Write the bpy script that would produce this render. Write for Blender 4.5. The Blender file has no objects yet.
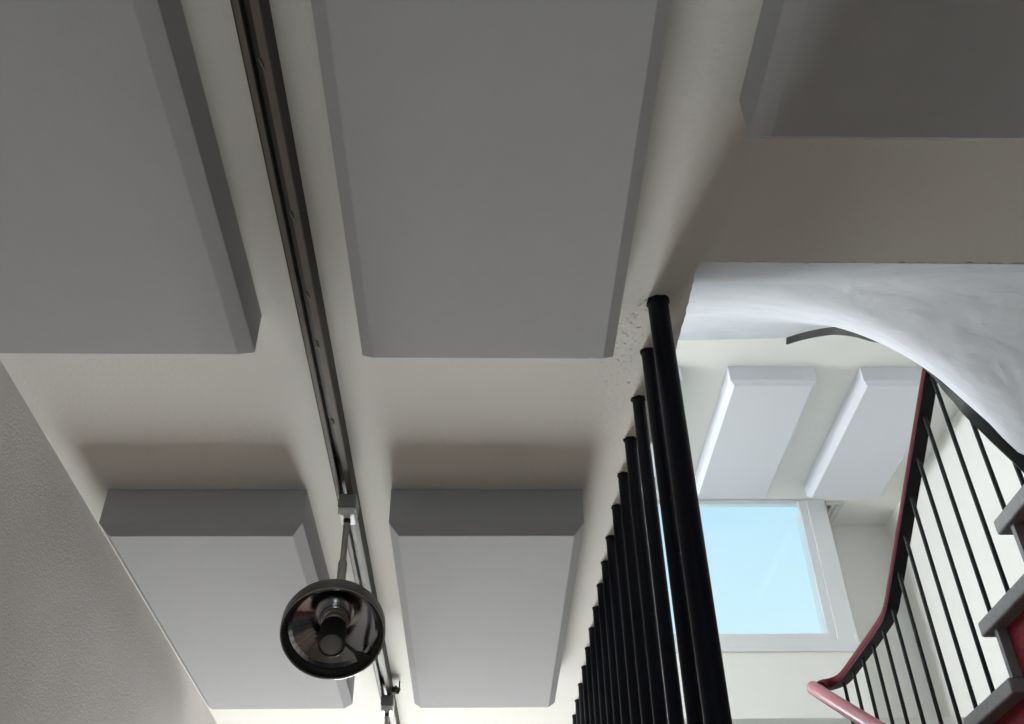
import bpy, bmesh, math, random
from mathutils import Vector, Matrix, noise
random.seed(7)
PI = math.pi
C = bpy.context.scene.collection
EYE = 1.55                      # height of the camera above the lower floor; z below is measured from the eye

# ------------------------------------------------------------------ materials
def mat(name, col, rough=0.8, metal=0.0, spec=0.5, bump=0.0, bscale=60.0, detail=4.0, mottle=0.0, mscale=3.0, coat=0.0, bdist=0.004):
    m = bpy.data.materials.new(name); m.use_nodes = True
    nt = m.node_tree; p = nt.nodes['Principled BSDF']
    p.inputs['Base Color'].default_value = (*col, 1); p.inputs['Roughness'].default_value = rough
    p.inputs['Metallic'].default_value = metal; p.inputs['Specular IOR Level'].default_value = spec
    p.inputs['Coat Weight'].default_value = coat
    tc = nt.nodes.new('ShaderNodeTexCoord')
    if bump:
        n = nt.nodes.new('ShaderNodeTexNoise'); n.inputs['Scale'].default_value = bscale; n.inputs['Detail'].default_value = detail
        b = nt.nodes.new('ShaderNodeBump'); b.inputs['Strength'].default_value = bump; b.inputs['Distance'].default_value = bdist
        nt.links.new(tc.outputs['Object'], n.inputs['Vector']); nt.links.new(n.outputs['Fac'], b.inputs['Height'])
        nt.links.new(b.outputs['Normal'], p.inputs['Normal'])
    if mottle:
        n = nt.nodes.new('ShaderNodeTexNoise'); n.inputs['Scale'].default_value = mscale; n.inputs['Detail'].default_value = 5
        r = nt.nodes.new('ShaderNodeValToRGB')
        r.color_ramp.elements[0].position = 0.3; r.color_ramp.elements[1].position = 0.7
        r.color_ramp.elements[0].color = (*[c * (1 - mottle) for c in col], 1); r.color_ramp.elements[1].color = (*[min(1, c * (1 + mottle)) for c in col], 1)
        nt.links.new(tc.outputs['Object'], n.inputs['Vector']); nt.links.new(n.outputs['Fac'], r.inputs['Fac'])
        nt.links.new(r.outputs['Color'], p.inputs['Base Color'])
    return m

M_ceil = mat('ceiling plaster', (0.75, 0.735, 0.70), 0.9, bump=0.35, bscale=95, mottle=0.02, mscale=2.0)
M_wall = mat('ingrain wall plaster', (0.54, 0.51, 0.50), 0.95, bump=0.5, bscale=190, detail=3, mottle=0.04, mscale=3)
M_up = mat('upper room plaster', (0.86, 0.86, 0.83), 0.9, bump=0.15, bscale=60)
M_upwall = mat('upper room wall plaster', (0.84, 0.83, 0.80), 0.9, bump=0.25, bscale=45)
M_soffit = mat('trowelled soffit plaster', (0.60, 0.62, 0.66), 0.75, bump=0.9, bscale=9, detail=8, mottle=0.05, mscale=5, bdist=0.012)
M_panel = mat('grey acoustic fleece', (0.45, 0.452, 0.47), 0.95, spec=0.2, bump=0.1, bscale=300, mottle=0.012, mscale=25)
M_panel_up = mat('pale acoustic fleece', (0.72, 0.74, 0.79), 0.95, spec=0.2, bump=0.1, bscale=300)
M_pole = mat('navy black lacquered steel', (0.003, 0.004, 0.011), 0.45, spec=0.2)
M_seal = mat('ragged black sealant', (0.004, 0.004, 0.006), 0.9, bump=0.8, bscale=80)
M_bar = mat('dark green black steel', (0.003, 0.006, 0.005), 0.5, spec=0.25)
M_red = mat('red plastic handrail', (0.10, 0.006, 0.012), 0.6, spec=0.1)
M_red_glare = mat('red handrail with painted glare', (0.42, 0.10, 0.12), 0.32, spec=0.5, coat=0.4)  # same red rail, glare on the lower flight painted in as paler colour
M_redwall = mat('red painted string', (0.20, 0.010, 0.022), 0.75, spec=0.25, bump=0.9, bscale=90, mottle=0.25, mscale=60)
M_tread = mat('grey stone tread', (0.20, 0.195, 0.20), 0.6, bump=0.2, bscale=150, mottle=0.12, mscale=60)
M_steel = mat('dark flat steel', (0.045, 0.043, 0.040), 0.6, spec=0.25)
M_band = mat('black band steel', (0.010, 0.012, 0.011), 0.5, spec=0.3)
M_bronze = mat('bronze anodised aluminium', (0.13, 0.112, 0.095), 0.6, metal=0.2, spec=0.25)
M_blk = mat('black plastic', (0.012, 0.012, 0.013), 0.5)
M_adapt = mat('grey adapter housing', (0.22, 0.22, 0.22), 0.4)
M_clear = mat('pale adapter base', (0.75, 0.76, 0.75), 0.2)
M_stem = mat('brushed metal rod', (0.35, 0.34, 0.33), 0.32, metal=0.9)
M_shell = mat('taupe lacquered lamp shell', (0.085, 0.078, 0.068), 0.42, metal=0.3)
M_rim = mat('thin bright rim', (0.35, 0.34, 0.31), 0.3, metal=0.8)
M_refl = mat('dark glossy reflector', (0.45, 0.44, 0.46), 0.10, metal=1.0, bump=0.25, bscale=140, bdist=0.001)
M_chrome = mat('chrome', (0.75, 0.75, 0.76), 0.12, metal=1.0)
M_lens = mat('grey lamp glass', (0.16, 0.17, 0.17), 0.15, coat=0.6)
M_frame = mat('white window plastic', (0.74, 0.75, 0.76), 0.35)
M_floor = mat('oak floor', (0.42, 0.33, 0.25), 0.5, mottle=0.12, mscale=6)
def glass_mat():
    m = bpy.data.materials.new('window glass'); m.use_nodes = True; nt = m.node_tree
    for n in list(nt.nodes): nt.nodes.remove(n)
    o = nt.nodes.new('ShaderNodeOutputMaterial'); mx = nt.nodes.new('ShaderNodeMixShader')
    t = nt.nodes.new('ShaderNodeBsdfTransparent'); t.inputs['Color'].default_value = (0.96, 0.99, 1, 1)
    g = nt.nodes.new('ShaderNodeBsdfGlossy'); g.inputs['Roughness'].default_value = 0.02
    f = nt.nodes.new('ShaderNodeFresnel'); f.inputs['IOR'].default_value = 1.45
    nt.links.new(f.outputs[0], mx.inputs[0]); nt.links.new(t.outputs[0], mx.inputs[1]); nt.links.new(g.outputs[0], mx.inputs[2])
    nt.links.new(mx.outputs[0], o.inputs[0]); return m
M_glass = glass_mat()

# ------------------------------------------------------------------ helpers
def obj(name, bm, m, parent=None, smooth=False):
    bmesh.ops.recalc_face_normals(bm, faces=bm.faces)
    me = bpy.data.meshes.new(name); bm.to_mesh(me); bm.free()
    if smooth:
        for p in me.polygons: p.use_smooth = True
    me.materials.append(m)
    o = bpy.data.objects.new(name, me); C.objects.link(o)
    if parent: o.parent = parent
    return o
def smooth_by_angle(o, deg=40):
    me = o.data
    for p in me.polygons: p.use_smooth = True
    bm = bmesh.new(); bm.from_mesh(me)
    for e in bm.edges:
        if len(e.link_faces) == 2 and e.calc_face_angle(0) > math.radians(deg): e.smooth = False
    bm.to_mesh(me); bm.free()
def tag(o, label, cat, group=None):
    o['label'] = label; o['category'] = cat
    if group: o['group'] = group
    return o
def empty(name, loc, label, cat, group=None):
    o = bpy.data.objects.new(name, None); C.objects.link(o); o.location = loc; o.empty_display_size = 0.1
    return tag(o, label, cat, group)
def struct(name, bm, m, parent=None):
    o = obj(name, bm, m, parent)
    if not parent: o['kind'] = 'structure'
    return o
def box(bm, x0, x1, y0, y1, z0, z1, lift=EYE):
    r = bmesh.ops.create_cube(bm, size=1)
    for v in r['verts']:
        v.co = Vector(((x0 + x1) / 2 + v.co.x * (x1 - x0), (y0 + y1) / 2 + v.co.y * (y1 - y0), (z0 + z1) / 2 + v.co.z * (z1 - z0) + lift))
    return r['verts']
def bevel_all(bm, w, seg=2):
    bmesh.ops.bevel(bm, geom=list(bm.edges), offset=w, segments=seg, profile=0.5, affect='EDGES')
def cyl(bm, a, b, r0, r1=None, n=20, caps=True):
    a = Vector(a); b = Vector(b); r1 = r0 if r1 is None else r1
    d = b - a
    res = bmesh.ops.create_cone(bm, cap_ends=caps, segments=n, radius1=r0, radius2=r1, depth=d.length)
    q = d.to_track_quat('Z', 'Y').to_matrix().to_4x4(); q.translation = (a + b) / 2
    for v in res['verts']: v.co = q @ v.co
def lathe(bm, prof, n=64, mtx=None):
    rings = []
    for (r, z) in prof:
        if r < 1e-6: rings.append([bm.verts.new((0, 0, z))])
        else: rings.append([bm.verts.new((r * math.cos(2 * PI * i / n), r * math.sin(2 * PI * i / n), z)) for i in range(n)])
    for a, b in zip(rings, rings[1:]):
        for i in range(n):
            j = (i + 1) % n
            if len(a) == 1 and len(b) == 1: continue
            if len(a) == 1: bm.faces.new((a[0], b[i], b[j]))
            elif len(b) == 1: bm.faces.new((a[i], a[j], b[0]))
            else: bm.faces.new((a[i], a[j], b[j], b[i]))
    if mtx:
        for rg in rings:
            for v in rg: v.co = mtx @ v.co
def sweep(bm, pts, prof, cap=True):
    """sweep a closed profile (side, up) along 3D points"""
    pts = [Vector(p) for p in pts]; rings = []; last = None
    for i, p in enumerate(pts):
        t = ((pts[min(i + 1, len(pts) - 1)] - pts[max(i - 1, 0)])).normalized()
        side = t.cross(Vector((0, 0, 1)))
        side = side.normalized() if side.length > 1e-4 else last
        last = side; up = side.cross(t).normalized()
        rings.append([bm.verts.new(p + side * s + up * u) for s, u in prof])
    k = len(prof)
    for a, b in zip(rings, rings[1:]):
        for i in range(k): bm.faces.new((a[i], a[(i + 1) % k], b[(i + 1) % k], b[i]))
    if cap: bm.faces.new(rings[0]); bm.faces.new(rings[-1][::-1])
def catmull(P, n=8):
    P = [Vector(p) for p in P]; Q = [2 * P[0] - P[1]] + P + [2 * P[-1] - P[-2]]; out = []
    for i in range(1, len(Q) - 2):
        for k in range(n):
            t = k / n; a, b, c, d = Q[i - 1:i + 3]
            out.append(0.5 * ((2 * b) + (c - a) * t + (2 * a - 5 * b + 4 * c - d) * t * t + (3 * b - a - 3 * c + d) * t ** 3))
    out.append(P[-1]); return out
def ragged(a, b, step=0.012, amp=0.003):
    """ragged line between two plan points (plaster edge)"""
    a = Vector(a); b = Vector(b); n = max(2, int((b - a).length / step)); d = (b - a).normalized(); nn = Vector((-d.y, d.x))
    out = []
    for i in range(n):
        p = a + (b - a) * i / n
        s = noise.noise(Vector((p.x * 45, p.y * 45, 3.1))) * amp + noise.noise(Vector((p.x * 140, p.y * 140, 9))) * amp * 0.6
        out.append(p + nn * s * (0 if i == 0 else 1))
    return out
def prism(bm, poly, z0, z1, lift=EYE):
    lo = [bm.verts.new((p[0], p[1], z0 + lift)) for p in poly]; hi = [bm.verts.new((p[0], p[1], z1 + lift)) for p in poly]
    bm.faces.new(lo); bm.faces.new(hi[::-1])
    for i in range(len(poly)):
        j = (i + 1) % len(poly); bm.faces.new((lo[i], hi[i], hi[j], lo[j]))

H1, H1T = 1.5, 1.79             # underside and top of the floor slab
H2 = 3.9                        # upper ceiling
XL, XR = -1.14, 3.19            # left wall below, right wall
YB, YF = -3.2, 6.913            # back and far wall
WY = 6.53                       # plane of the window bay upstairs
XU = -3.6                       # left wall of the upper room

# ------------------------------------------------------------------ shell
bm = bmesh.new(); box(bm, XL - 0.25, XR + 0.25, YB - 0.25, YF + 0.25, -EYE - 0.2, -EYE); struct('floor', bm, M_floor)

# slab between the storeys with a ragged opening for the stair
bm = bmesh.new()
poly = [(XU, YB), (XR, YB), (XR, 2.287)]
poly += [(1.8, 2.287), (1.8, 2.0)]
edge = []
for i in range(1, 13):
    t = 1 - i / 12
    x = 1.2 + 0.6 * t; edge.append((x, 1.526 + 0.474 * t ** 3))
poly += edge[:-1]
poly += [tuple(p) for p in ragged((1.2, 1.524), (0.462, 1.527), 0.006, 0.007)]
poly += [tuple(p) for p in ragged((0.462, 1.527), (0.452, 2.4), 0.010, 0.004)]
poly += [(0.455, 5.2), (XR, 5.2), (XR, YF), (2.5, YF), (XU, YF)]
prism(bm, poly, H1, H1T); bm.normal_update(); bmesh.ops.triangulate(bm, faces=bm.faces)
struct('ceiling', bm, M_ceil)

def wall_with_holes(name, axis, pos, thick, a0, a1, z0, z1, holes, m):
    """wall normal to axis ('x'/'y') at pos..pos+thick, spanning a0..a1, holes = (h0, h1, zz0, zz1)"""
    bm = bmesh.new(); xs = sorted({a0, a1, *[h[0] for h in holes], *[h[1] for h in holes]})
    for p, q in zip(xs, xs[1:]):
        mid = (p + q) / 2; hs = sorted([h for h in holes if h[0] < mid < h[1]], key=lambda h: h[2]); z = z0
        for h in hs + [None]:
            top = h[2] if h else z1
            if top > z + 1e-6:
                if axis == 'y': box(bm, p, q, pos, pos + thick, z, top)
                else: box(bm, pos, pos + thick, p, q, z, top)
            if h: z = h[3]
    bmesh.ops.remove_doubles(bm, verts=bm.verts, dist=1e-5)
    return struct(name, bm, m)

# lower storey
LW = (-1.0, 0.3, -1.3, 0.75)                        # garden window in the far wall below (under the frame)
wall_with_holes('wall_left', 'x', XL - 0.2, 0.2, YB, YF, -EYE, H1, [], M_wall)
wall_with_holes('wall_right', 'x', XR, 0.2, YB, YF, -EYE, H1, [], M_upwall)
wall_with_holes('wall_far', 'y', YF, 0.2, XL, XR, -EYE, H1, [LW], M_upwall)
wall_with_holes('wall_back', 'y', YB - 0.2, 0.2, XL, XR, -EYE, H1, [(-0.9, 0.9, -0.6, 1.0)], M_upwall)
# upper storey
UW = (-2.6, 0.55, 2.0, 3.75)  # added opening out of view, lets fill light into the upper room
wall_with_holes('wall_upper_right', 'x', XR, 0.2, YB, YF, H1, H2, [], M_upwall)
wall_with_holes('wall_upper_left', 'x', XU - 0.2, 0.2, YB, YF, H1, H2, [(3.2, 6.4, 1.9, 3.5)], M_upwall)  # the hole is an added, unseen opening for the side fill lamp
wall_with_holes('wall_upper_back', 'y', YB - 0.2, 0.2, XU, XR, H1, H2, [(-1.4, 3.0, 2.1, 3.6)], M_upwall)  # hole added out of view for the rear fill lamp
wall_with_holes('wall_upper_far', 'y', YF, 0.2, 2.60, XR, H1, H2, [], M_upwall)
# the wall with the window stands 38 cm nearer and returns at its right end
WX0, WX1, WZ0, WZ1 = 1.15, 2.595, 2.725, 3.897
wall_with_holes('wall_upper_window', 'y', WY, 0.10, XU, 2.60, H1, H2, [UW, (WX0, WX1, WZ0, WZ1)], M_upwall)
bm = bmesh.new(); box(bm, 2.565, 2.60, WY + 0.10, YF + 0.2, H1, H2); struct('wall_upper_return', bm, M_upwall)
bm = bmesh.new(); prism(bm, [(XU - 0.2, YB - 0.2), (XR + 0.2, YB - 0.2), (XR + 0.2, YF + 0.2), (2.565, YF + 0.2), (2.565, WY + 0.04), (XU - 0.2, WY + 0.04)], H2, H2 + 0.2); struct('ceiling_upper', bm, M_up)

# ------------------------------------------------------------------ windows
def window(name, x0, x1, z0, z1, y, fw, sw, right_extra=0.0):
    """casement in a hole: outer frame, sash and pane; room side is -y"""
    def ring(x0, x1, z0, z1, l, r, b, t, y0, y1):
        bm = bmesh.new()
        o = [(x0, z0), (x1, z0), (x1, z1), (x0, z1)]; i = [(x0 + l, z0 + b), (x1 - r, z0 + b), (x1 - r, z1 - t), (x0 + l, z1 - t)]
        vo = [[bm.verts.new((a, yy, c + EYE)) for a, c in o] for yy in (y0, y1)]; vi = [[bm.verts.new((a, yy, c + EYE)) for a, c in i] for yy in (y0, y1)]
        for k in range(4):
            j = (k + 1) % 4
            bm.faces.new((vo[0][k], vo[0][j], vi[0][j], vi[0][k])); bm.faces.new((vo[1][k], vi[1][k], vi[1][j], vo[1][j]))
            bm.faces.new((vo[0][k], vo[1][k], vo[1][j], vo[0][j])); bm.faces.new((vi[0][k], vi[0][j], vi[1][j], vi[1][k]))
        bmesh.ops.recalc_face_normals(bm, faces=bm.faces)
        bevel_all(bm, 0.004, 2)
        return bm, (x0 + l, x1 - r, z0 + b, z1 - t)
    e = bpy.data.objects.new(name, None); C.objects.link(e); e['kind'] = 'structure'
    bm, inn = ring(x0, x1, z0, z1, fw, fw + right_extra, fw, 0.006 if right_extra else fw, y - 0.015, y + 0.036)
    obj('window_frame', bm, M_frame, e)
    bm, inn = ring(*inn, sw, sw, sw - 0.014, 0.006 if right_extra else sw, y - 0.006, y + 0.033)
    obj('sash', bm, M_frame, e)
    bm = bmesh.new(); box(bm, inn[0] - 0.004, inn[1] + 0.004, y + 0.022, y + 0.028, inn[2] - 0.004, inn[3] + 0.004)
    obj('window_pane', bm, M_glass, e)
    return e
w1 = window('window_1', WX0, WX1, WZ0, WZ1, WY, 0.06, 0.06, 0.08)
bm = bmesh.new(); box(bm, 2.575, 2.60, WY - 0.024, WY - 0.014, 2.74, 2.82); bevel_all(bm, 0.004); obj('hinge', bm, M_clear, w1)
window('window_2', *LW, YF + 0.02, 0.06, 0.06)
window('window_3', -0.9, 0.9, -0.6, 1.0, YB - 0.1, 0.06, 0.06)
window('added_window', *UW, WY + 0.05, 0.06, 0.06)  # unseen window added around the fill light opening
bm = bmesh.new(); box(bm, WX0 + 0.0, WX1 + 0.005, WY - 0.02, WY, WZ0 - 0.028, WZ0); bevel_all(bm, 0.004); struct('trim_1', bm, M_frame)

# white stay plate on the ceiling beside the window
t = empty('window_bracket', (2.69, 6.70, H2 + EYE), 'small white bracket on the upper ceiling at the top right corner of the window', 'bracket')
bm = bmesh.new(); prism(bm, [(2.612, 6.54), (2.755, 6.54), (2.745, 6.90), (2.66, 6.90), (2.612, 6.75)], H2 - 0.022, H2 - 0.001); o = obj('plate', bm, M_clear, t); o.matrix_parent_inverse = Matrix.Translation(-t.location)
bm = bmesh.new(); box(bm, 2.655, 2.67, 6.56, 6.84, H2 - 0.04, H2 - 0.02); box(bm, 2.70, 2.712, 6.56, 6.80, H2 - 0.035, H2 - 0.02); o = obj('slide_rail', bm, M_frame, t); o.matrix_parent_inverse = Matrix.Translation(-t.location)
bm = bmesh.new(); cyl(bm, (2.64, 6.58, H2 + EYE - 0.045), (2.64, 6.58, H2 + EYE - 0.02), 0.009); o = obj('pivot_pin', bm, M_adapt, t); o.matrix_parent_inverse = Matrix.Translation(-t.location)

# ------------------------------------------------------------------ acoustic panels
def panel_mesh(W=0.543, L=1.40, T=0.135, c=0.027):
    bm = bmesh.new(); rings = []
    for (i, z) in ((0, 0), (0, -(T - c)), (c, -T)):
        rings.append([bm.verts.new((sx * (W / 2 - i), sy * (L / 2 - i), z)) for sx, sy in ((-1, -1), (1, -1), (1, 1), (-1, 1))])
    for a, b in zip(rings, rings[1:]):
        for k in range(4): bm.faces.new((a[k], a[(k + 1) % 4], b[(k + 1) % 4], b[k]))
    bm.faces.new(rings[0]); bm.faces.new(rings[-1])
    bmesh.ops.recalc_face_normals(bm, faces=bm.faces)
    bmesh.ops.bevel(bm, geom=[e for e in bm.edges], offset=0.001, segments=2, affect='EDGES')
    return bm
def place_panel(src, x0, yfar, z, label, group, k=1.0):
    o = src if src.get('label') is None else src.copy()
    if o is not src: C.objects.link(o)
    o.scale.x = k; o.location = (x0 + 0.2715 * k, yfar - 0.70, z + EYE - 0.0005); return tag(o, label, 'acoustic panel', group)
G1 = 'grey acoustic panels under the lower ceiling'
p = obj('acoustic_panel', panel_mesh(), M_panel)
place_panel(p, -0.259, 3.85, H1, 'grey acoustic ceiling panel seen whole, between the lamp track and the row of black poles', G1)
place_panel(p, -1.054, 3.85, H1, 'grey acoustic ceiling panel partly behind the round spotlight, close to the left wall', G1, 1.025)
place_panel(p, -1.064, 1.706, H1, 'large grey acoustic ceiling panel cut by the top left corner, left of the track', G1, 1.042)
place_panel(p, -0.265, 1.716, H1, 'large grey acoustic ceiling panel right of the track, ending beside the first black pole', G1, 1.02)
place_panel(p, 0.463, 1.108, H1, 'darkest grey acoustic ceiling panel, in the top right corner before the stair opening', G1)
G2 = 'pale acoustic panels under the upper ceiling'
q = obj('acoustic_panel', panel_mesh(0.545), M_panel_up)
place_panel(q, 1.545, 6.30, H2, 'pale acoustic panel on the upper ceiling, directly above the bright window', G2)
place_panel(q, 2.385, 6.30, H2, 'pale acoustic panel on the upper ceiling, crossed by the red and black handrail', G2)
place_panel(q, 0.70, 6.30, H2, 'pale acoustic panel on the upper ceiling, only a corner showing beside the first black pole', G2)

# ------------------------------------------------------------------ lamp track and spotlights
TX0, TX1, TZ = -0.402, -0.354, 1.437
tr = empty('lamp_track', (-0.375, 2.0, H1 + EYE), 'long bronze and black lamp track running along the lower ceiling past the spotlight', 'lamp track')
inv = Matrix.Translation(-tr.location)
def tpart(name, m, boxes, bev=0):
    bm = bmesh.new()
    for b in boxes: box(bm, *b)
    if bev: bevel_all(bm, bev, 1)
    o = obj(name, bm, m, tr); o.matrix_parent_inverse = inv; return o
Y0, Y1 = -0.6, 6.2
tpart('channel', M_steel, [(TX0 + 0.0035, TX0 + 0.006, Y0, Y1, TZ + 0.003, H1), (TX1 - 0.003, TX1, Y0, Y1, TZ + 0.001, H1), (TX0 + 0.006, TX1 - 0.003, Y0, Y1, H1 - 0.012, H1), (TX0, TX0 + 0.002, Y0, Y1, TZ + 0.006, H1)])
tpart('lip', M_bronze, [(TX0 + 0.0045, TX0 + 0.0145, Y0, Y1, TZ, TZ + 0.004)])
tpart('lip', M_bronze, [(TX1 - 0.016, TX1 - 0.0025, Y0, Y1, TZ, TZ + 0.004)])
tpart('conductor_insert', M_blk, [(TX0 + 0.006, TX0 + 0.015, Y0, Y1, TZ + 0.008, H1 - 0.012), (TX1 - 0.016, TX1 - 0.003, Y0, Y1, TZ + 0.008, H1 - 0.012), (TX0 + 0.015, TX1 - 0.016, Y0, Y1, TZ + 0.03, H1 - 0.012)])
for k, yy in enumerate((0.99, 1.33, 1.56, 1.72, 2.02)):
    bm = bmesh.new(); cyl(bm, (TX1 - 0.019, yy, TZ + EYE + 0.001), (TX1 - 0.015, yy + 0.012, TZ + EYE - 0.002), 0.0022, 0.003, 8)
    cyl(bm, (TX1 - 0.017, yy + 0.01, TZ + EYE - 0.001), (TX1 - 0.013, yy + 0.022, TZ + EYE + 0.0), 0.0015, 0.0015, 8)
    o = obj('contact_clip', bm, M_rim, tr); o.matrix_parent_inverse = inv
SY = 2.405                                    # where the first lamp hangs
def spotlight(y, drop, tilt_deg, yaw_deg, label, full=True):
    """hanging spotlight: adapter in the track, rod, wide round head with reflector, capped bulb on an arm"""
    x = -0.368; r = empty('spotlight', (x, y, TZ + EYE), label, 'spotlight', 'spotlights hanging from the lamp track')
    bm = bmesh.new(); box(bm, -0.025, 0.025, -0.035, 0.035, -0.040, 0.0, 0); bevel_all(bm, 0.004); obj('adapter', bm, M_adapt, r)
    bm = bmesh.new(); box(bm, -0.0235, 0.0235, -0.033, 0.033, -0.062, -0.040, 0); bevel_all(bm, 0.007, 3); obj('adapter_base', bm, M_clear, r)
    bm = bmesh.new(); cyl(bm, (0, 0, -0.074), (0, 0, -0.054), 0.0105, 0.009, 16); obj('rod_collar', bm, M_blk, r)
    bm = bmesh.new(); cyl(bm, (0, 0, -drop), (0, 0, -0.05), 0.0085, None, 16); o = obj('rod', bm, M_stem, r); smooth_by_angle(o)
    bm = bmesh.new(); cyl(bm, (0, 0, -drop - 0.02), (0, 0, -drop + 0.09), 0.0122, None, 16); cyl(bm, (0, 0, -drop + 0.09), (0, 0, -drop + 0.10), 0.0122, 0.0085, 16); o = obj('rod_sleeve', bm, M_stem, r); smooth_by_angle(o)
    # head: local +z is the way the light looks
    hd = Vector((-0.007, 0, -drop - 0.085))
    d = Vector((math.sin(math.radians(yaw_deg)) * math.cos(math.radians(tilt_deg)), -math.cos(math.radians(yaw_deg)) * math.cos(math.radians(tilt_deg)), -math.sin(math.radians(tilt_deg))))
    mt = d.to_track_quat('Z', 'Y').to_matrix().to_4x4(); mt.translation = hd
    R = 0.130
    bm = bmesh.new()
    lathe(bm, [(0, -0.075), (0.035, -0.075), (0.038, -0.070), (0.042, -0.045), (0.095, -0.040), (0.118, -0.024), (R - 0.002, -0.006), (R, 0.0), (R, 0.038), (R - 0.003, 0.040), (R - 0.005, 0.038), (R - 0.005, 0.010), (R - 0.02, 0.006), (R - 0.02, 0.0), (R - 0.006, -0.014), (0.10, -0.036), (0.0, -0.04)], 96, mt)
    sh = obj('lamp_shell', bm, M_shell, r); smooth_by_angle(sh, 30)
    bm = bmesh.new(); lathe(bm, [(R - 0.0045, 0.0395), (R - 0.0025, 0.0420), (R - 0.0005, 0.0405), (R - 0.0025, 0.0385), (R - 0.0045, 0.0395)], 96, mt); o = obj('rim_ring', bm, M_rim, r, True)
    bm = bmesh.new(); lathe(bm, [(R - 0.005, 0.030), (R - 0.0055, 0.036), (R - 0.016, 0.016), (R - 0.018, 0.014), (R - 0.016, 0.010), (R - 0.005, 0.010), (R - 0.005, 0.030)], 96, mt); o = obj('baffle_ring', bm, M_blk, r, True)
    bm = bmesh.new(); prof = []
    for i in range(17):
        t = i / 16; rr = 0.030 + (R - 0.018 - 0.030) * t; prof.append((rr, -0.030 + 0.044 * t ** 1.7))
    prof += [(R - 0.018, 0.011), (0.030, -0.033)]
    lathe(bm, prof, 96, mt); o = obj('reflector', bm, M_refl, r); smooth_by_angle(o, 50)
    bm = bmesh.new(); lathe(bm, [(0.0, -0.034), (0.034, -0.034), (0.036, -0.026), (0.033, -0.020), (0.028, -0.024), (0.026, -0.006), (0.018, 0.0), (0, 0.0)], 48, mt); o = obj('socket_ring', bm, M_chrome, r); smooth_by_angle(o, 50)
    bm = bmesh.new(); lathe(bm, [(0, -0.004), (0.0185, -0.004), (0.020, 0.0), (0.0335, 0.012), (0.0325, 0.092), (0.0310, 0.094), (0.0295, 0.090), (0, 0.090)], 48, mt); o = obj('bulb_shield', bm, M_blk, r); smooth_by_angle(o, 35)
    bm = bmesh.new(); lathe(bm, [(0, 0.0935), (0.012, 0.0932), (0.024, 0.092), (0.0298, 0.0905), (0.0298, 0.088), (0, 0.088)], 48, mt); o = obj('bulb_glass', bm, M_lens, r, True)
    # arm from the shield to the rim, lower right
    a = math.radians(ARM)
    ax = Vector((math.cos(a), math.sin(a), 0)); bx_ = Vector((-math.sin(a), math.cos(a), 0))
    bm = bmesh.new()
    V = []
    for s, w, z in ((0.030, 0.0028, 0.034), (0.080, 0.0035, 0.030), (0.097, 0.012, 0.026), (R - 0.006, 0.020, 0.026)):
        V.append([bm.verts.new(mt @ (ax * s + bx_ * (w * sx) + Vector((0, 0, z + dz)))) for sx, dz in ((-1, -0.003), (1, -0.003), (1, 0.003), (-1, 0.003))])
    for A, B in zip(V, V[1:]):
        for k in range(4): bm.faces.new((A[k], A[(k + 1) % 4], B[(k + 1) % 4], B[k]))
    bm.faces.new(V[0]); bm.faces.new(V[-1]); obj('shield_arm', bm, M_blk, r)
    bm = bmesh.new(); cyl(bm, hd + Vector((0, 0, 0.115)), mt @ Vector((0, 0, -0.06)), 0.010, 0.012, 16); obj('swivel_joint', bm, M_shell, r)
    return r
ARM = -42
spotlight(SY, 0.283, 54, 8, 'round dark spotlight with glossy reflector hanging on a rod before the left panels')
spotlight(3.91, 0.283, 54, 8, 'further spotlight on the track, only its adapter and rod showing at the bottom edge')
t = empty('cable_clamp', (-0.325, 3.90, H1 + EYE), 'tiny dark clamp with a stub of cable beside the track near the bottom edge', 'clamp')
bm = bmesh.new(); box(bm, -0.012, 0.012, -0.02, 0.02, -0.05, -0.028, 0); bevel_all(bm, 0.002); o = obj('clamp_body', bm, M_steel, t); o.rotation_euler = (0.3, 0.3, 0.6)
bm = bmesh.new(); cyl(bm, (-0.017, 0, -0.02), (0.0, 0, -0.034), 0.004, None, 10); cyl(bm, (0, 0, -0.034), (0, 0, 0.0), 0.003, None, 10); obj('clamp_screw', bm, M_blk, t)

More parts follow.
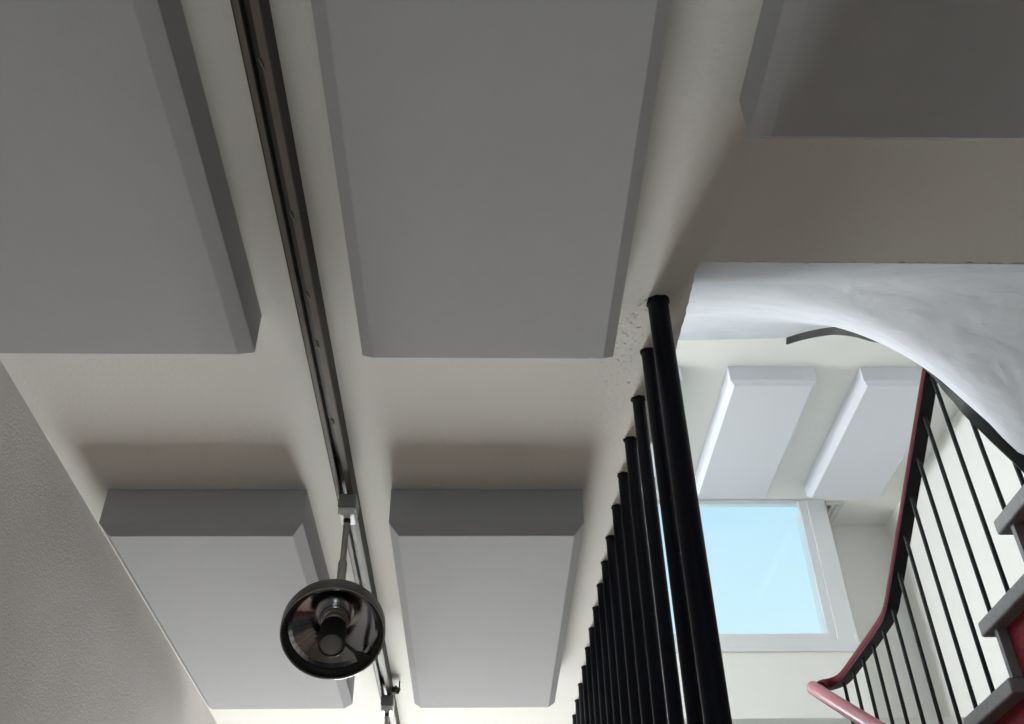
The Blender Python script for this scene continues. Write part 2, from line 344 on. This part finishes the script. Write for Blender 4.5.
# ------------------------------------------------------------------ black poles, floor to ceiling
ordn = ['nearest and thickest', 'second', 'third', 'fourth', 'fifth', 'sixth', 'seventh', 'eighth', 'ninth', 'tenth', 'eleventh', 'twelfth', 'thirteenth', 'fourteenth', 'fifteenth', 'sixteenth and farthest']
ys = [1.655, 1.831, 2.02, 2.202, 2.376, 2.551, 2.736, 2.90, 3.062, 3.236, 3.41, 3.583, 3.765, 3.945, 4.125, 4.305]
PX = 0.391
rnd = random.Random(3)
for i, y in enumerate(ys):
    rad = 0.0232 if i == 0 else 0.0160
    e = empty('pole', (PX + 0.006 * (y - 1.655), y, 0), f'black floor-to-ceiling pole, the {ordn[i]} of the row counted from the camera', 'pole', 'black poles screening the stair')
    bm = bmesh.new(); cyl(bm, (0, 0, 0), (0, 0, H1 + EYE), rad, None, 32); o = obj('pole_tube', bm, M_pole, e); smooth_by_angle(o)
    bm = bmesh.new(); n = 22
    rings = []
    for (z, k) in ((-0.005, 1.01), (-0.002, 1.05), (0.0, 1.09)):
        rings.append([bm.verts.new(((rad * k + (rnd.random() - 0.35) * (0.007 if i < 5 else 0.003) * (k - 1) * 11) * math.cos(2 * PI * a / n), (rad * k + (rnd.random() - 0.35) * 0.004 * (k - 1) * 11) * math.sin(2 * PI * a / n), H1 + EYE + z - rnd.random() * 0.003 * (z < 0))) for a in range(n)])
    for A, B in zip(rings, rings[1:]):
        for k in range(n): bm.faces.new((A[k], A[(k + 1) % n], B[(k + 1) % n], B[k]))
    bm.faces.new(rings[0]); bm.faces.new(rings[-1]); obj('sealant_collar', bm, M_seal, e)

# torn plaster flakes around the first poles
bm = bmesh.new(); r5 = random.Random(11)
for k in range(110):
    t = r5.random(); x = 0.335 + r5.gauss(0, 0.018) + (0.02 if t < .3 else 0); y = 1.62 + t * 0.34 + r5.gauss(0, 0.01)
    if math.hypot(x - PX, min(abs(y - yy) for yy in ys[:3])) < 0.026: continue
    a = r5.random() * PI if r5.random() < .4 else r5.gauss(0.3, .5); L = 0.004 + r5.random() * 0.013; w = 0.0012 + r5.random() * 0.0025
    d = Vector((math.cos(a), math.sin(a), 0)); nn = Vector((-d.y, d.x, 0)); c = Vector((x, y, H1 + EYE))
    vs = [bm.verts.new(c + d * (L * s) + nn * (w * q_ * (0.6 + r5.random() * .8)) + Vector((0, 0, 0.002))) for s, q_ in ((-1, -.4), (0, -1), (1, -.3), (1, .3), (0, 1), (-1, .5))]
    tip = bm.verts.new(c + nn * w * .3 + Vector((0, 0, -0.0004 - r5.random() * 0.001)))
    for j in range(6): bm.faces.new((vs[j], vs[(j + 1) % 6], tip))
tag(obj('plaster_flakes', bm, M_ceil), 'rough torn plaster flakes on the ceiling around the tops of the first poles', 'plaster')
bpy.data.objects['plaster_flakes']['kind'] = 'stuff'

# ------------------------------------------------------------------ staircase
RISE, GO = 0.213, 0.297
NY = lambda k: 3.38 - GO * k          # nosing of tread k of the upper flight (rises towards the camera)
NZ = lambda k: 1.158 + RISE * k
LAND = 1.158 - RISE
st = empty('staircase', (2.0, 3.4, 0), 'staircase with grey stone treads and red sides behind the balusters at the right edge', 'staircase')
inv = Matrix.Translation(-st.location)
def spart(name, bm, m, smooth=False):
    o = obj(name, bm, m, st, smooth); o.matrix_parent_inverse = inv; return o
X0, X1 = 1.637, XR - 0.005
for k in range(0, 3):
    bm = bmesh.new(); box(bm, X0, X1, NY(k + 1) - 0.080, NY(k) + 0.0, NZ(k) - 0.052, NZ(k)); bevel_all(bm, 0.008, 3); spart('tread', bm, M_tread)
for k in range(0, 4):
    bm = bmesh.new(); box(bm, X0 + 0.018, X1, NY(k) - 0.078, NY(k) - 0.058, NZ(k) - RISE + 0.001, NZ(k) - 0.052 + 0.0); spart('riser', bm, M_tread)
# red body of the flight (sawtooth above, sloping below)
bm = bmesh.new(); prof = [(NY(0) - 0.078, LAND)]
for k in range(0, 3): prof += [(NY(k) - 0.078, NZ(k) - 0.05), (NY(k + 1) - 0.078, NZ(k) - 0.05)]
prof += [(NY(3) - 0.078, H1), (2.29, H1), (2.29, H1 - 0.25), (NY(0) + 0.35, LAND - 0.55), (NY(0) + 0.35, LAND - 0.05), (NY(0) - 0.078, LAND - 0.05)]
A = [bm.verts.new((X0 + 0.05, y, z + EYE)) for y, z in prof]; B = [bm.verts.new((X1, y, z + EYE)) for y, z in prof]
bm.faces.new(A); bm.faces.new(B[::-1])
for i in range(len(prof)):
    j = (i + 1) % len(prof); bm.faces.new((A[i], B[i], B[j], A[j]))
bm.normal_update(); bmesh.ops.triangulate(bm, faces=bm.faces); spart('string', bm, M_redwall)
bm = bmesh.new(); prism(bm, [(1.56, NY(0) - 0.03), (X1, NY(0) - 0.03), (X1, 5.15), (0.50, 5.15), (0.50, 4.30), (1.56, 4.30)], LAND - 0.05, LAND); bm.normal_update(); bmesh.ops.triangulate(bm, faces=bm.faces); spart('landing', bm, M_tread)
nlow = 11
for k in range(1, nlow + 1):
    y1 = 4.30 - GO * (k - 1); z = LAND - RISE * k
    bm = bmesh.new(); box(bm, 0.50, 1.52, y1 - GO, y1 + 0.03, z - 0.05, z); bevel_all(bm, 0.008, 2); spart('tread', bm, M_tread)
    bm = bmesh.new(); box(bm, 0.52, 1.50, y1 + 0.0, y1 + 0.02, z, z + RISE - 0.052); spart('riser', bm, M_tread)
bm = bmesh.new(); prof = []
for k in range(1, nlow + 1):
    y1 = 4.30 - GO * (k - 1); z = LAND - RISE * k - 0.05
    prof += [(y1 + 0.02, z), (y1 - GO + 0.02, z)]
prof += [(4.30 - GO * nlow + 0.02, -EYE), (4.30 - GO * nlow + 0.6, -EYE), (4.32, LAND - 0.62)]
A = [bm.verts.new((0.52, y, z + EYE)) for y, z in prof]; B = [bm.verts.new((1.50, y, z + EYE)) for y, z in prof]
bm.faces.new(A); bm.faces.new(B[::-1])
for i in range(len(prof)):
    j = (i + 1) % len(prof); bm.faces.new((A[i], B[i], B[j], A[j]))
bm.normal_update(); bmesh.ops.triangulate(bm, faces=bm.faces); spart('string', bm, M_redwall)

# railing: one continuous handrail turning back at the landing, black flat bar below it
rl = empty('stair_railing', (1.647, 4.0, LAND + EYE), 'stair railing with dark red handrail and thin black balusters rising to the upper floor', 'railing')
rinv = Matrix.Translation(-rl.location)
SL = 0.61; RX = 1.647; RY = 3.73; RZ = 1.70
prof_cap = [(-0.029, 0.003), (-0.029, 0.020), (-0.020, 0.036), (-0.008, 0.041), (0.008, 0.041), (0.020, 0.036), (0.029, 0.020), (0.029, 0.003), (0.027, 0.0), (-0.027, 0.0)]
prof_bar = [(-0.0255, -0.004), (0.0255, -0.004), (0.0255, 0.003), (-0.0255, 0.003)]
def rail_piece(path, m, k, label=None):
    P = [Vector((a, b, c + EYE)) for a, b, c in catmull(path, 8)]
    bm = bmesh.new(); sweep(bm, P, [(a * k, b * k) for a, b in prof_cap]); o = obj('handrail', bm, m, rl); smooth_by_angle(o, 50); o.matrix_parent_inverse = rinv
    if label: o['label'] = label
    bm = bmesh.new(); sweep(bm, P, [(a * k, b) for a, b in prof_bar]); o = obj('rail_bar', bm, M_blk, rl); smooth_by_angle(o, 50); o.matrix_parent_inverse = rinv
rail_piece([(RX, 2.08, RZ + SL * (RY - 2.08)), (RX, 2.6, RZ + SL * (RY - 2.6)), (RX, 3.2, RZ + SL * (RY - 3.2)), (RX, 3.62, RZ + SL * (RY - 3.62)), (RX, 3.74, RZ + 0.004), (RX, 3.86, RZ - 0.012), (RX, 4.2, RZ - 0.018), (RX, 4.38, RZ - 0.018),
        (1.635, 4.44, RZ - 0.018), (1.60, 4.465, RZ - 0.024), (1.56, 4.45, RZ - 0.036), (1.525, 4.39, RZ - 0.070)], M_red, 1.0)
rail_piece([(1.507, 4.44, RZ - 0.048), (1.503, 4.38, RZ - 0.085), (1.50, 4.2, RZ - 0.198), (1.50, 3.6, RZ - 0.568), (1.50, 2.4, RZ - 1.30), (1.50, 1.6, RZ - 1.788)], M_red_glare, 1.05, 'red handrail of the lower flight, glare painted in as a paler pink')
def tread_z(y):
    if y > NY(0): return LAND
    for k in range(2, -1, -1):
        if y <= NY(k): return NZ(k)
def rail_z(y): return RZ + SL * (RY - y) if y < RY else RZ - 0.018
by = [2.853 - 0.1425 * k for k in range(5, 0, -1)] + [2.853 + 0.1425 * n for n in range(12)]
bspec = [(RX, y, (H1T if y < NY(3) + 0.0 else tread_z(y)), rail_z(y)) for y in by]
bspec += [(1.50, y, LAND - RISE * (math.floor((4.30 - y) / GO) + 1), RZ - 0.076 - 0.61 * (4.40 - y)) for y in (3.72, 3.41, 3.10, 2.79, 2.48, 2.17, 1.86)]
for (x, y, z0, z1) in bspec:
    bm = bmesh.new(); cyl(bm, (x, y, z0 + EYE - 0.004), (x, y, z1 + EYE - 0.003), 0.0078, None, 12)
    o = obj('baluster', bm, M_bar, rl); smooth_by_angle(o); o.matrix_parent_inverse = rinv

# ------------------------------------------------------------------ curved plaster soffit of the next flight
Lc = [(0.455, 1.526, 1.5), (0.455, 2.2, 2.03), (0.455, 3.0, 2.665), (0.455, 3.8, 3.30), (0.455, 4.35, 3.735), (0.455, 4.56, 3.865), (0.455, 4.66, 3.902)]
Rc = [(1.80, 2.0, 1.5), (1.70, 2.36, 1.535), (1.62, 2.471, 1.628), (1.57, 2.494, 1.756), (1.54, 2.531, 1.868), (1.52, 2.591, 2.003), (1.515, 2.666, 2.122), (1.515, 2.791, 2.30), (1.54, 2.988, 2.533), (1.60, 3.271, 2.819), (1.70, 3.726, 3.224), (1.80, 4.23, 3.637), (1.86, 4.62, 3.902)]
def resample(P, n):
    P = catmull(P, 12); d = [0]
    for a, b in zip(P, P[1:]): d.append(d[-1] + (b - a).length)
    out = []
    for i in range(n + 1):
        s = d[-1] * i / n; k = max(j for j in range(len(d)) if d[j] <= s + 1e-9); k = min(k, len(P) - 2)
        out.append(P[k].lerp(P[k + 1], (s - d[k]) / (d[k + 1] - d[k])))
    return out
NV, NU = 60, 48
LL = resample(Lc, NV); RR = resample(Rc, NV)
bm = bmesh.new(); grid = []
for i in range(NU + 1):
    u = i / NU; w = u ** 9; col = []
    for j in range(NV + 1):
        a, b = LL[j], RR[j]
        w = u ** (9 - 6.3 * min(1, j / NV / 0.16))
        x = a.x + (b.x - a.x) * u; y = a.y + (b.y - a.y) * w; z = a.z + (b.z - a.z) * w
        # soft trowel waves
        if 0 < j < NV: z += 0.010 * noise.noise(Vector((x * 2.2, y * 1.3, 0))) * math.sin(PI * j / NV)
        col.append(bm.verts.new((x, y, z + EYE)))
    grid.append(col)
top = [[bm.verts.new(v.co + Vector((0, -0.05 if j < NV else 0, 0.10 if j < NV else 0.06))) for j, v in enumerate(c)] for c in grid]
for i in range(NU):
    for j in range(NV):
        bm.faces.new((grid[i][j], grid[i][j + 1], grid[i + 1][j + 1], grid[i + 1][j])); bm.faces.new((top[i][j], top[i + 1][j], top[i + 1][j + 1], top[i][j + 1]))
for i in range(NU):
    bm.faces.new((grid[i][0], grid[i + 1][0], top[i + 1][0], top[i][0])); bm.faces.new((grid[i][NV], top[i][NV], top[i + 1][NV], grid[i + 1][NV]))
for j in range(NV):
    bm.faces.new((grid[0][j], top[0][j], top[0][j + 1], grid[0][j + 1])); bm.faces.new((grid[NU][j], grid[NU][j + 1], top[NU][j + 1], top[NU][j]))
o = struct('ceiling_stair', bm, M_soffit); smooth_by_angle(o, 45)

# flat steel band bent along the free edge of the soffit
BP = [(1.654, 2.465, 1.509), (1.639, 2.482, 1.564), (1.627, 2.497, 1.616), (1.581, 2.523, 1.743), (1.552, 2.561, 1.87), (1.551, 2.608, 1.974), (1.546, 2.645, 2.075), (1.555, 2.755, 2.247), (1.561, 2.904, 2.438), (1.584, 3.091, 2.619), (1.612, 3.238, 2.761), (1.648, 3.425, 2.932), (1.694, 3.654, 3.129), (1.715, 3.898, 3.32), (1.721, 4.109, 3.475), (1.7, 4.249, 3.563)]
bm = bmesh.new(); sweep(bm, [Vector((a, b, c + EYE)) for a, b, c in catmull(BP, 8)], [(-0.005, -0.019), (0.005, -0.019), (0.005, 0.019), (-0.005, 0.019)])
o = obj('steel_band', bm, M_band); smooth_by_angle(o, 50); tag(o, 'dark flat steel band curving along the edge of the white plaster soffit', 'metal band')

# ------------------------------------------------------------------ sky and lights
w = bpy.data.worlds.new('World'); bpy.context.scene.world = w; w.use_nodes = True; nt = w.node_tree
bg = nt.nodes['Background']; tc = nt.nodes.new('ShaderNodeTexCoord'); sep = nt.nodes.new('ShaderNodeSeparateXYZ')
nt.links.new(tc.outputs['Generated'], sep.inputs[0])
ramp = nt.nodes.new('ShaderNodeValToRGB'); e = ramp.color_ramp.elements
e[0].position = 0.33; e[0].color = (0.72, 0.95, 1.0, 1); e[1].position = 0.56; e[1].color = (0.36, 0.62, 0.90, 1)
m_ = ramp.color_ramp.elements.new(0.47); m_.color = (0.58, 0.85, 0.99, 1)
nz = nt.nodes.new('ShaderNodeTexNoise'); nz.inputs['Scale'].default_value = 3.0; nz.inputs['Detail'].default_value = 3
mx = nt.nodes.new('ShaderNodeMath'); mx.operation = 'MULTIPLY_ADD'; mx.inputs[1].default_value = 0.18
s2 = nt.nodes.new('ShaderNodeMath'); s2.operation = 'SUBTRACT'; s2.inputs[1].default_value = 0.09
nt.links.new(tc.outputs['Generated'], nz.inputs['Vector']); nt.links.new(nz.outputs['Fac'], mx.inputs[0]); nt.links.new(sep.outputs['Z'], mx.inputs[2])
nt.links.new(mx.outputs[0], s2.inputs[0]); nt.links.new(s2.outputs[0], ramp.inputs['Fac']); nt.links.new(ramp.outputs['Color'], bg.inputs['Color'])
bg.inputs['Strength'].default_value = 1.05

def area(name, loc, direction, sx, sy, power, col, spread=PI):
    l = bpy.data.lights.new(name, 'AREA'); l.shape = 'RECTANGLE'; l.size = sx; l.size_y = sy; l.energy = power; l.color = col; l.spread = spread
    o = bpy.data.objects.new(name, l); C.objects.link(o); o.location = (loc[0], loc[1], loc[2] + EYE)
    o.rotation_euler = Vector(direction).to_track_quat('-Z', 'Z').to_euler(); return o
area('daylight_far_window', (-0.35, YF + 0.30, -0.27), (0, -1, 0), 1.4, 2.05, 435, (1.0, 0.98, 0.94))
area('daylight_back_window', (0, YB - 0.35, 0.2), (0, 1, 0), 1.8, 1.6, 9, (1.0, 0.93, 0.95))
area('fill_upper_far', (-1.0, YF + 0.4, 2.875), (0, -1, 0), 3.1, 1.75, 100, (0.93, 0.97, 1.0))  # added fill lamp behind the hidden opening, brightens the upper room
area('fill_upper_side', (XU - 0.35, 4.8, 2.7), (1, 0, 0), 3.2, 1.6, 440, (0.96, 0.98, 1.0))  # main fill for the upper room, added out of view on the left
area('fill_upper_back', (0.8, YB - 0.35, 2.85), (0, 1, 0), 4.4, 1.5, 12, (1.0, 0.97, 0.92))  # weak fill added behind, towards the upper far wall

# ------------------------------------------------------------------ camera
F, PITCH, ROLL, YAW = 999.91, math.radians(38.695), math.radians(-1.131), math.radians(2.144)
f = Vector((math.sin(YAW) * math.cos(PITCH), math.cos(YAW) * math.cos(PITCH), math.sin(PITCH)))
r0 = Vector((math.cos(YAW), -math.sin(YAW), 0)); u0 = r0.cross(f)
r = r0 * math.cos(ROLL) + u0 * math.sin(ROLL); u = -r0 * math.sin(ROLL) + u0 * math.cos(ROLL)
cd = bpy.data.cameras.new('Camera'); cd.sensor_width = 36; cd.lens = F / 1024 * 36; cd.clip_start = 0.02
cam = bpy.data.objects.new('Camera', cd); C.objects.link(cam)
M = Matrix((r, u, -f)).transposed().to_4x4(); M.translation = (0, 0, EYE); cam.matrix_world = M
sc = bpy.context.scene; sc.camera = cam
sc.view_settings.view_transform = 'Standard'; sc.view_settings.look = 'None'; sc.view_settings.gamma = 1; sc.view_settings.exposure = 0.0; sc.view_settings.use_curve_mapping = False
